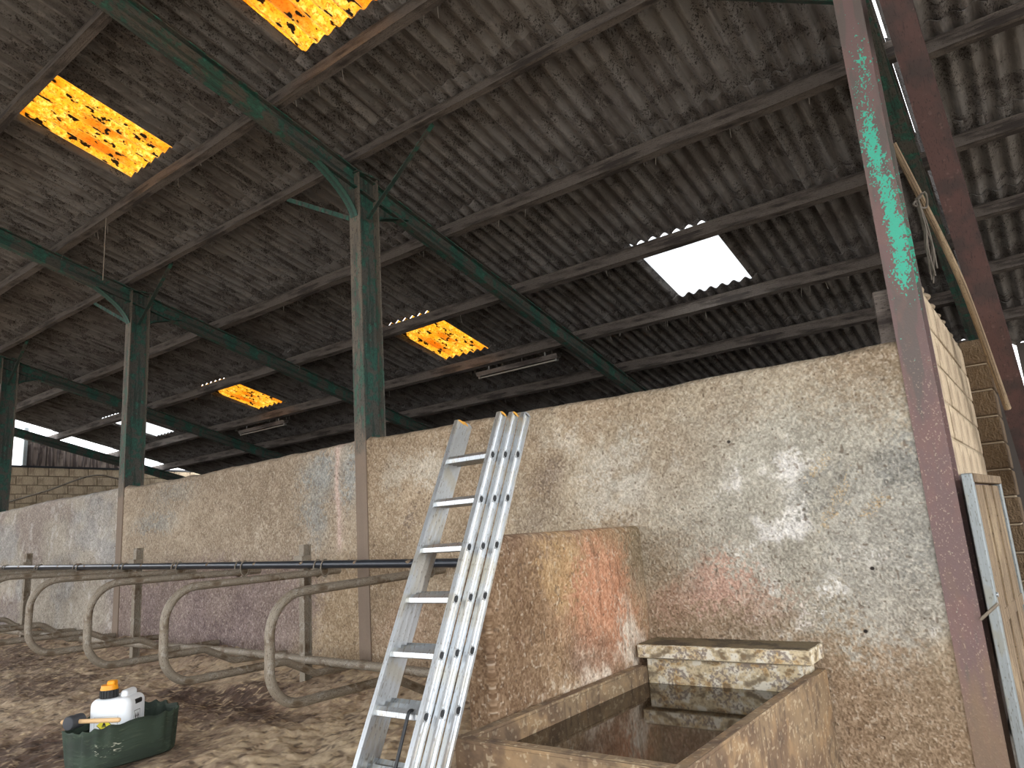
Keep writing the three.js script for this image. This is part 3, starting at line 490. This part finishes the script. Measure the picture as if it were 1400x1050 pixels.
// ---------------------------------------------------------------- blockwork return wall, pier and things past the end column
{
  const g = new THREE.Group(); part(g, 'mortar', bx(0.1, 1.1, 2.3, -0.491, 0.72, -1.42), M.mortar);
  const gw = rbx(0.05, 0.208, 0.44, 0.014, 0, 0, 0, 2), gh2 = rbx(0.05, 0.208, 0.21, 0.014, 0, 0, 0, 2);
  for (let r = 0; r < 5; r++) { let z = -0.28, k = 0; while (z > -2.5) { const half = (r % 2 && k === 0) || z - 0.44 < -2.56, w = half ? 0.21 : 0.44, o = part(g, 'block', half ? gh2 : gw, M.block); o.position.set(-0.458 + rr(-0.003, 0.006), 0.265 + r * 0.22, z - w / 2); z -= w + 0.012; k++; } }
  for (let k = 0; k < 9; k++) { const o = part(g, 'rubble', new THREE.DodecahedronGeometry(rr(0.035, 0.06), 1), M.block); o.scale.set(1, rr(0.4, 0.8), rr(1, 1.7)); o.position.set(-0.48, 1.28 + rr(-0.01, 0.02), -0.35 - k * 0.25); o.rotation.y = rr(-0.3, 0.3); }
  part(g, 'lintel', bx(0.14, 0.12, 2.3, -0.51, 0.1, -1.42), M.brown);
  put(g, 'wall_return', 'dusty cream block wall running back from the turquoise column above an opening', 'wall', { kind: 'structure' });

  const p = new THREE.Group(); part(p, 'mortar', bx(0.15, 2.85, 0.4, -0.36, -0.1, -2.77), M.mortar);
  for (let r = 0; r < 13; r++) { const y = -1.4 + r * 0.22, o = part(p, 'block', rbx(0.185, 0.207, 0.44, 0.014, 0, 0, 0, 2), M.pier); o.position.set(-0.36 + rr(-0.006, 0.006), y, -2.77); }
  put(p, 'block_pier', 'narrow block pier at the far end of the dusty return wall', 'pier');
  const side = new THREE.Mesh(bx(0.1, 3.1, 4.1, -0.56, -0.35, -5.05), M.rear); put(side, 'wall_light_blocker', 'added dark screen beyond the pier keeping light out of the main bay', 'wall', { kind: 'structure' });  // added screen that stops light from the adjoining bay
  put(new THREE.Mesh(merge([bx(0.5, 2.4, 0.12, -0.35, -0.62, -7.3), bx(5.5, 3.9, 0.12, 2.65, 0.13, -7.3)]), M.rear), 'wall_end', 'dark end wall of the adjoining bay, low below the bright gap, with an added full-height part blocking rear light', 'wall', { kind: 'structure' });  // the tall part is added out of view to shut out rear light

  // framed gate standing open against the opening
  const q = new THREE.Group(), H = 1.62, W = 1.05;
  for (const z of [0, -W]) part(q, 'stile', rbx(0.05, H, 0.055, 0.008, 0, -H / 2, z), M.galv);
  part(q, 'top_rail', rbx(0.06, 0.05, W, 0.008, 0, -0.025, -W / 2), M.board); part(q, 'middle_rail', rbx(0.04, 0.07, W - 0.05, 0.008, 0, -0.75, -W / 2), M.board);
  for (let k = 0; k < 6; k++) part(q, 'board', rbx(0.02, H - 0.08, 0.148, 0.004, 0.012 - (k % 2) * 0.008, -H / 2 - 0.02, -0.12 - k * 0.158), M.board);
  part(q, 'bolt', rod(V(0.024, -0.62, 0), V(0.034, -0.62, 0), 0.012), M.alu); part(q, 'latch', rod(V(-0.06, -0.74, 0.03), V(0.03, -0.66, 0.03), 0.008), M.pipe);
  q.position.set(-0.37, 0.155, 0.0); q.rotation.y = -0.06; put(q, 'gate', 'boarded gate with a galvanised stile standing beside the brown column foot', 'gate');

  // brown strut
  const a = V(-0.263, 3.21, -0.03), b = V(-0.11, 0.16, -2.46), L = a.distanceTo(b), s = new THREE.Group();
  for (const [n, w, t, y] of [['flange', 0.16, 0.012, 0.07], ['web', 0.01, 0.13, 0], ['flange', 0.16, 0.012, -0.07]]) { const e = bx(w, t, L, 0, y, L / 2), pp = e.attributes.position, u = e.attributes.uv; for (let k = 0; k < pp.count; k++) u.setXY(k, pp.getX(k) + pp.getY(k), pp.getZ(k)); part(s, n, e, M.brown); }
  lay(s, a, b, V(0, 0.5, -1)); put(s, 'steel_strut', 'dark brown steel strut slanting down past the turquoise column', 'strut');
  const st = new THREE.Mesh(tube(new THREE.CatmullRomCurve3([V(-0.44, 2.25, -0.32), V(-0.36, 1.9, -0.5), V(-0.26, 1.42, -0.78), V(-0.17, 0.6, -1.3)]), 0.021, 40, 8), M.board); put(st, 'wooden_pole', 'pale rough wooden pole leaning between the turquoise column and brown strut', 'pole');
  const tw = []; for (let k = 0; k < 7; k++) { const x = -0.37 + rr(-0.02, 0.02), z = -0.4 + rr(-0.03, 0.03), y = 1.86 + rr(-0.05, 0.03); tw.push(tube(new THREE.CatmullRomCurve3([V(x, y, z), V(x + rr(-0.02, 0.02), y - 0.15, z + rr(-0.02, 0.02)), V(x + rr(-0.02, 0.03), y - 0.3, z + rr(-0.02, 0.02)), V(x + rr(-0.02, 0.03), y - rr(0.4, 0.55), z)]), 0.005, 14, 5)); }
  tw.push(tube(new THREE.TorusKnotGeometry ? new THREE.CatmullRomCurve3([V(-0.4, 1.86, -0.42), V(-0.33, 1.9, -0.38), V(-0.34, 1.83, -0.46), V(-0.4, 1.84, -0.38), V(-0.36, 1.9, -0.44)], true) : null, 0.008, 30, 5));
  put(new THREE.Mesh(merge(tw), M.twine), 'baler_twine', 'tangle of grey baler twine hanging from the leaning wooden pole', 'twine');
  const cb = rbx(0.09, 0.36, 0.08, 0.012, -0.625, 1.08, -0.09); put(new THREE.Mesh(cb, M.purlin), 'timber_offcut', 'short grey timber upright on the wall top against the turquoise column', 'timber');
}

// ---------------------------------------------------------------- cubicle: dividers, posts and rails
const loopX = [-3.88, -5.11, -6.29, -7.46, -8.64, -9.82, -11.0, -12.18], ord = ['first', 'second', 'third', 'fourth', 'fifth', 'sixth', 'seventh', 'eighth'];
const loopTop = (x) => -0.258 + 0.042 * (-3.92 - x), railY = (x) => -0.165 + 0.0235 * (-3.8 - x);
loopX.forEach((x, i) => {
  const g = new THREE.Group(), t = loopTop(x), b = t - 0.64, r0 = railY(x) - 0.062, low = gh(x, 0.05) + 0.06;
  const c = fillet([V(x, r0, 0.3), V(x, t, 1.84), V(x, b, 1.84), V(x, b - 0.01, 0.85), V(x, Math.min(low + 0.03, b - 0.15), 0.56), V(x, Math.min(low, b - 0.16), 0.02)], [0.24, 0.22, 0.1, 0.1]);
  part(g, 'tube', tube(c, 0.03, 150, 12), M.pipe);
  for (const dx of [-0.035, 0.06]) { const k = new THREE.TorusGeometry(0.044, 0.006, 6, 16); k.scale(1, 1.55, 1); k.rotateY(Math.PI / 2); k.translate(x + dx, railY(x) - 0.03, 0.5); part(g, 'clamp', k, M.pipe); }
  put(g, 'cubicle_divider', `bent steel cubicle divider loop, ${ord[i]} from the ladder along the wall`, 'divider', { group: 'cubicle divider loops' });
});
{
  const a = V(-2.5, railY(-2.5), 0.5), b = V(-14, railY(-14), 0.5), g = new THREE.Group();
  part(g, 'tube', rod(a, b, 0.034, 16), M.darkpipe);
  for (let k = 0; k < 14; k++) { const x = -3.95 - k * 0.7 + rr(-0.1, 0.1), q = new THREE.SphereGeometry(0.036, 8, 6); q.scale(rr(1.5, 3), 0.7, 1); q.translate(x, railY(x) + 0.008, 0.5); part(g, 'dirt_clod', metreUV(q), M.ground); }
  put(g, 'head_rail', 'glossy dark steel rail clamped along the tops of the divider loops', 'rail');
  const c = new THREE.CatmullRomCurve3([V(-2.5, -1.02, 0.42), V(-3.94, -0.96, 0.42), V(-5.36, -0.93, 0.42), V(-6.8, -0.9, 0.42), V(-8.3, -0.9, 0.42), V(-11, -0.86, 0.42), V(-14, -0.82, 0.42)]);
  put(new THREE.Mesh(tube(c, 0.036, 80, 12), M.pipe), 'bottom_rail', 'muddy brown pipe rail low along the foot of the wall', 'rail');
  [[-5.45, 'from the ladder: nearest one'], [-8.5, 'from the ladder: next after the nearest'], [-11.65, 'from the ladder: farthest along']].forEach(([x, w], i) => {
    const g2 = new THREE.Group(), y1 = railY(x) + [0.17, 0.2, 0.19][i], y0 = -1.2;
    part(g2, 'flange', bx(0.07, y1 - y0, 0.01, 0, (y0 + y1) / 2, 0.035), M.pipe); part(g2, 'web', bx(0.01, y1 - y0, 0.06, 0, (y0 + y1) / 2, 0), M.pipe); part(g2, 'flange', bx(0.07, y1 - y0, 0.01, 0, (y0 + y1) / 2, -0.035), M.pipe);
    part(g2, 'bracket', rbx(0.12, 0.05, 0.1, 0.008, 0, railY(x) + 0.05, 0.03), M.pipe);
    g2.position.set(x, 0, 0.4); put(g2, 'cubicle_post', `short steel post carrying the dark rail, ${['first', 'second', 'third'][i]} from the ladder`, 'post', { group: 'cubicle posts' });
  });
}

// ---------------------------------------------------------------- aluminium triple ladder leaning on the partition
{
  const L1 = 1.92, dy = 0.89613, dz = -0.44378, ladder = new THREE.Group();
  const prof = (out) => { const s = new THREE.Shape(), w = 0.026, d = 0.056, f = 0.012; const pts = [[-w / 2, 0], [w / 2, 0], [w / 2, -f], [w / 2 - 0.007, -f - 0.006], [w / 2 - 0.005, -d / 2], [w / 2 - 0.007, -d + f + 0.006], [w / 2, -d + f], [w / 2, -d], [-w / 2, -d]]; pts.forEach(([x, z], i) => s[i ? 'lineTo' : 'moveTo'](x * out, z)); return s; };
  const stile = (out, y0, y1) => { const g = new THREE.ExtrudeGeometry(prof(out), { depth: y1 - y0, bevelEnabled: false }); g.rotateX(-Math.PI / 2); g.scale(1, 1, -1); g.translate(0, y0, 0);
    const ix = g.index ? g.index.array : null; const p = g.attributes.position; if (!ix) for (const at of Object.values(g.attributes)) for (let i = 0; i < at.count; i += 3) for (let c = 0; c < at.itemSize; c++) { const a = at.array, t = a[(i + 1) * at.itemSize + c]; a[(i + 1) * at.itemSize + c] = a[(i + 2) * at.itemSize + c]; a[(i + 2) * at.itemSize + c] = t; }
    g.computeVertexNormals(); metreUV(g); return g; };
  const rungShape = () => { const s = new THREE.Shape(), r = 0.02; for (let i = 0; i <= 20; i++) { const a = -Math.PI / 2 + Math.PI * i / 20 * 1.0, x = r * Math.cos(a), y = r * Math.sin(a); s[i ? 'lineTo' : 'moveTo'](x, y); } s.lineTo(-0.01, r); s.lineTo(-0.017, 0); s.lineTo(-0.01, -r); const h = new THREE.Path(); h.absellipse(0.001, 0, 0.0155, 0.0172, 0, Math.PI * 2, true); s.holes.push(h); return s; };
  const boreShade = (W) => { const q = new THREE.CylinderGeometry(0.0152, 0.0152, W - 0.003, 14); q.rotateZ(Math.PI / 2); return q; };  // black core that stands for the shade inside the hollow rung ends
  for (let k = 0; k < 3; k++) {
    const sec = new THREE.Group(); sec.name = 'ladder_section'; ladder.add(sec);
    const hw = 0.148 + 0.03 * k, z = -0.06 * k, up = 0.03 * k, top = L1 + 0.265 + [0, 0.03, 0.06][k];
    for (const s of [-1, 1]) {
      const o = part(sec, 'stile', stile(s, 0, top), M.alu); o.position.set(s * hw, 0, z);
      const cp = new THREE.CylinderGeometry(0.0275, 0.0275, 0.028, 20, 1, false, 0, Math.PI); cp.rotateZ(Math.PI / 2); cp.scale(1, 0.45, 1); const c2 = part(sec, 'end_cap', metreUV(cp), k < 2 ? M.capy : M.alu); c2.rotation.y = 0; c2.position.set(s * hw, top - 0.004, z - 0.028);
      const ft = part(sec, 'rubber_foot', rbx(0.034, 0.05, 0.06, 0.006), M.black); ft.position.set(s * hw, 0.02, z - 0.028);
    }
    const W = hw * 2 + 0.022, e = new THREE.ExtrudeGeometry(rungShape(), { depth: W, bevelEnabled: false }); e.rotateY(Math.PI / 2); e.translate(-W / 2, 0, 0); metreUV(e);
    for (let r = 0; r < 8; r++) { const o = part(sec, 'rung', e, M.alu); o.position.set(0, L1 + 0.02 + up - 0.25 * r, z - 0.028); part(sec, 'rung_bore_shade', boreShade(W), M.black).position.copy(o.position); }
  }
  const hy = L1 - 1.25; part(ladder, 'hook_rod', tube(fillet([V(0.07, hy - 0.05, -0.085), V(0.07, hy + 0.035, -0.075), V(0.085, hy + 0.035, 0.006), V(0.09, hy - 0.12, 0.004), V(0.075, hy - 0.3, -0.02), V(0.03, hy - 0.42, -0.03)], [0.015, 0.02, 0.1, 0.1]), 0.008, 60, 8), M.black);
  ladder.position.set(-2.411, 0.40089 - L1 * dy, 1.68662 - L1 * dz); ladder.rotation.x = -Math.asin(0.44378);
  put(ladder, 'triple_ladder', 'silver aluminium three-section ladder leaning on the end of the partition', 'ladder');
}

// ---------------------------------------------------------------- drinking trough
{
  const g = new THREE.Group(), x0 = -2.3, x1 = -1.225, z1 = 1.99, t = 0.05, yr = -0.86, y0 = -1.5, H = yr - y0, yc = (yr + y0) / 2;
  part(g, 'side_wall', rbx(t, H, z1 - 0.02, 0.012, x0 + t / 2, yc, z1 / 2 + 0.01, 2), M.trough); part(g, 'side_wall', rbx(t, H, z1 - 0.02, 0.012, x1 - t / 2, yc, z1 / 2 + 0.01, 2), M.trough);
  part(g, 'end_wall', rbx(x1 - x0, H, t, 0.012, (x0 + x1) / 2, yc, z1 - t / 2 + 0.004, 2), M.trough); part(g, 'floor_slab', bx(x1 - x0 - 0.1, 0.08, z1 - 0.1, (x0 + x1) / 2, -1.35, z1 / 2), M.trough);
  part(g, 'rim', rbx(x1 - x0 + 0.01, 0.026, t + 0.01, 0.01, (x0 + x1) / 2, yr, z1 - t / 2, 2), M.trough);
  part(g, 'rim', rbx(t + 0.006, 0.022, z1 - 0.3, 0.01, x1 - t / 2, yr, z1 / 2 + 0.12, 2), M.trough); part(g, 'rim', rbx(t + 0.006, 0.022, z1 - 0.3, 0.01, x0 + t / 2, yr, z1 / 2 + 0.12, 2), M.trough);
  part(g, 'float_cover', rbx(x1 - x0 - 0.12, 0.36, 0.22, 0.008, (x0 + x1) / 2 - 0.005, -0.99, 0.13, 2), M.lid);
  put(g, 'water_trough', 'long muddy concrete drinking trough against the plastered wall', 'trough');
  const lid = new THREE.Group(); part(lid, 'slab', rbx(1.05, 0.082, 0.275, 0.01, 0, 0, 0, 2), M.lid); part(lid, 'dirt_film', rbx(1.03, 0.008, 0.262, 0.003, 0, 0.041, 0, 1), M.moss);
  lid.position.set(-1.755, -0.765, 0.15); put(lid, 'trough_lid', 'stained pale slab lid at the wall end of the trough', 'lid');
  put(new THREE.Mesh(bx(x1 - x0 - 2 * t - 0.004, 0.34, z1 - t - 0.26, (x0 + x1) / 2, -0.955 - 0.17, 0.25 + (z1 - t - 0.26) / 2), M.water), 'trough_water', 'still dark water filling the concrete trough', 'water');
}

// ---------------------------------------------------------------- green rubber tub, jerrycan and mallet
{
  const yb = -1.215, N = 96, rows = [], outline = (th, k) => { const c = Math.cos(th), s = Math.sin(th), p = 2 / 3.2; return [Math.sign(c) * Math.abs(c) ** p * 0.175 * k, Math.sign(s) * Math.abs(s) ** p * 0.325 * k]; };
  const add = (k, y, wave, rimv) => rows.push([k, y, wave, rimv]);
  add(0.02, 0, 0, 0); add(0.9, 0, 0, 0); add(0.94, 0.012, 0.2, 0); for (let i = 1; i <= 6; i++) add(0.95 + 0.05 * i / 6, 0.012 + 0.245 * i / 6, 0.3 + 0.7 * i / 6, i / 6); add(1.012, 0.268, 1, 1); add(0.985, 0.27, 1, 1); for (let i = 5; i >= 0; i--) add(0.9 + 0.055 * i / 5, 0.02 + 0.235 * i / 5, i / 5, i / 5); add(0.02, 0.02, 0, 0);
  const P = [], U = [], I = [];
  rows.forEach(([k, y, w, rv], j) => { for (let i = 0; i <= N; i++) { const th = 2 * Math.PI * i / N, kk = k * (1 + w * 0.028 * Math.cos(th * 17 + 1.2 * Math.sin(th * 2)) + w * 0.02 * Math.sin(th * 3 + 1)), [x, z] = outline(th, kk); P.push(x, y + rv * (0.012 * Math.sin(th * 2 + 0.8) + 0.008 * Math.cos(th * 17) + 0.02 * Math.sin(th + 3.6)), z); U.push(i / N, y / 0.27); } });
  for (let j = 0; j < rows.length - 1; j++) for (let i = 0; i < N; i++) { const a = j * (N + 1) + i, b = a + N + 1; I.push(a, b, a + 1, b, b + 1, a + 1); }
  const g = new THREE.BufferGeometry(); g.setAttribute('position', new THREE.Float32BufferAttribute(P, 3)); g.setAttribute('uv', new THREE.Float32BufferAttribute(U, 2)); g.setIndex(I); g.computeVertexNormals();
  const tub = new THREE.Mesh(g, M.rubber); tub.position.set(-5.02, yb, 2.13); tub.rotation.y = 0.04; tub.scale.set(1.05, 0.93, 1); put(tub, 'rubber_tub', 'dark green flexible rubber tub standing on the bedding', 'tub');

  const can = new THREE.Group(), W = 0.26, D = 0.225, H = 0.33;
  const body = new RoundedBoxGeometry(W, H, D, 6, 0.045); part(can, 'body', body, M.plastic).position.y = H / 2;
  part(can, 'carry_handle', rbx(0.05, 0.055, D * 0.6, 0.022, W / 2 - 0.075, H + 0.008, -0.02, 3), M.plastic);
  part(can, 'grip_hole_shade', rbx(0.02, 0.032, 0.085, 0.012, W / 2 - 0.007, H - 0.04, -0.005), M.black);  // black pad in place of the shade inside the grip hole
  part(can, 'neck_collar', rod(V(-0.03, H, 0.055), V(-0.03, H + 0.05, 0.055), 0.05, 24), M.black);
  const cap = part(can, 'cap', rod(V(-0.03, H + 0.05, 0.055), V(-0.03, H + 0.078, 0.055), 0.052, 24, 0.046), M.orange); part(cap, 'spout', rbx(0.05, 0.03, 0.05, 0.01, -0.015, H + 0.088, 0.05), M.orange);
  for (let k = 0; k < 18; k++) { const a = k / 18 * Math.PI * 2; part(cap, 'grip_rib', rod(V(-0.03 + 0.051 * Math.cos(a), H + 0.003, 0.055 + 0.051 * Math.sin(a)), V(-0.03 + 0.051 * Math.cos(a), H + 0.046, 0.055 + 0.051 * Math.sin(a)), 0.004, 6), M.black); }
  // printed label: pale panel, yellow hazard diamond and lower strip
  const cv = document.createElement('canvas'); cv.width = 256; cv.height = 256; const c = cv.getContext('2d');
  c.fillStyle = '#f1f2ee'; c.fillRect(0, 0, 256, 256); c.strokeStyle = '#b9bcc0'; c.lineWidth = 5; c.strokeRect(4, 4, 248, 248); c.fillStyle = '#efe23a'; c.beginPath(); c.moveTo(110, 20); c.lineTo(190, 100); c.lineTo(110, 180); c.lineTo(30, 100); c.fill(); c.strokeStyle = '#202020'; c.lineWidth = 6; c.stroke();
  c.fillStyle = '#161616'; c.beginPath(); c.moveTo(110, 54); c.lineTo(132, 108); c.lineTo(88, 108); c.fill(); c.fillRect(86, 112, 48, 10); c.fillStyle = '#efe23a'; c.fillRect(20, 196, 180, 44);
  const lt = new THREE.CanvasTexture(cv); lt.colorSpace = THREE.SRGBColorSpace; const lm = new THREE.MeshStandardMaterial({ map: lt, roughness: 0.6 });
  const lg = new THREE.BoxGeometry(0.15, 0.13, 0.002); part(can, 'label', lg, lm).position.set(-0.01, 0.165, D / 2 + 0.001);
  const cv2 = document.createElement('canvas'); cv2.width = 128; cv2.height = 192; const d = cv2.getContext('2d'); d.fillStyle = '#e9ecec'; d.fillRect(0, 0, 128, 192); d.strokeStyle = '#2a2a2a'; d.lineWidth = 5; d.strokeRect(6, 6, 116, 180); d.fillStyle = '#151515'; for (const x of [42, 86]) { d.fillRect(x - 8, 60, 16, 90); d.beginPath(); d.moveTo(x - 18, 70); d.lineTo(x, 28); d.lineTo(x + 18, 70); d.fill(); d.fillRect(x - 16, 154, 32, 10); }
  const lt2 = new THREE.CanvasTexture(cv2); lt2.colorSpace = THREE.SRGBColorSpace; part(can, 'arrow_mark', new THREE.BoxGeometry(0.002, 0.115, 0.075), new THREE.MeshStandardMaterial({ map: lt2, roughness: 0.6 })).position.set(W / 2 + 0.001, 0.185, 0.015);
  can.position.set(-5.04, yb + 0.05, 2.16); can.rotation.y = 0.63; put(can, 'jerrycan', 'white plastic jerrycan with orange cap and hazard label in the tub', 'jerrycan');

  const mal = new THREE.Group(); const hg = new THREE.CapsuleGeometry(0.0135, 0.4, 4, 12); hg.rotateZ(Math.PI / 2); hg.translate(0.085, 0, 0); part(mal, 'handle', metreUV(hg), M.handle);
  const hp = [[0, -0.055], [0.034, -0.055], [0.04, -0.048], [0.042, -0.02], [0.038, 0], [0.042, 0.02], [0.04, 0.048], [0.034, 0.055], [0, 0.055]].map(([a, b]) => new THREE.Vector2(a, b)); const hl = new THREE.LatheGeometry(hp, 24); hl.rotateX(Math.PI / 2); part(mal, 'head', hl, M.grey.clone()).position.set(-0.03, 0, 0); mal.children[1].material.color.set(0x3e4044);
  mal.position.set(-5.02, yb + 0.28, 2.4); mal.rotation.set(0, 0.42, 0.02); put(mal, 'mallet', 'black rubber mallet with wooden handle resting on the tub rim', 'mallet');
}

// ---------------------------------------------------------------- cobweb threads hanging from the purlins
{
  const l = [];
  for (const [z, n] of [[0.93, 40], [-1.36, 20], [-2.76, 20], [-4.2, 60], [-5.4, 20]]) for (let k = 0; k < n; k++) { const x = rr(-17, -0.8), y = roofY(z) - 0.19, h = rr(0.04, 0.14); l.push(rod(V(x, y, z - 0.02), V(x + rr(-0.02, 0.02), y - h, z - 0.02 + rr(-0.02, 0.02)), 0.0025, 4)); }
  l.push(rod(V(-8.35, 3.98, 1.0), V(-8.35, 3.2, 1.0), 0.005, 5));
  put(new THREE.Mesh(merge(l), M.web), 'cobweb_threads', 'dusty cobweb threads hanging from the purlins', 'cobweb', { kind: 'stuff' });
}

renderer.render(scene, camera);
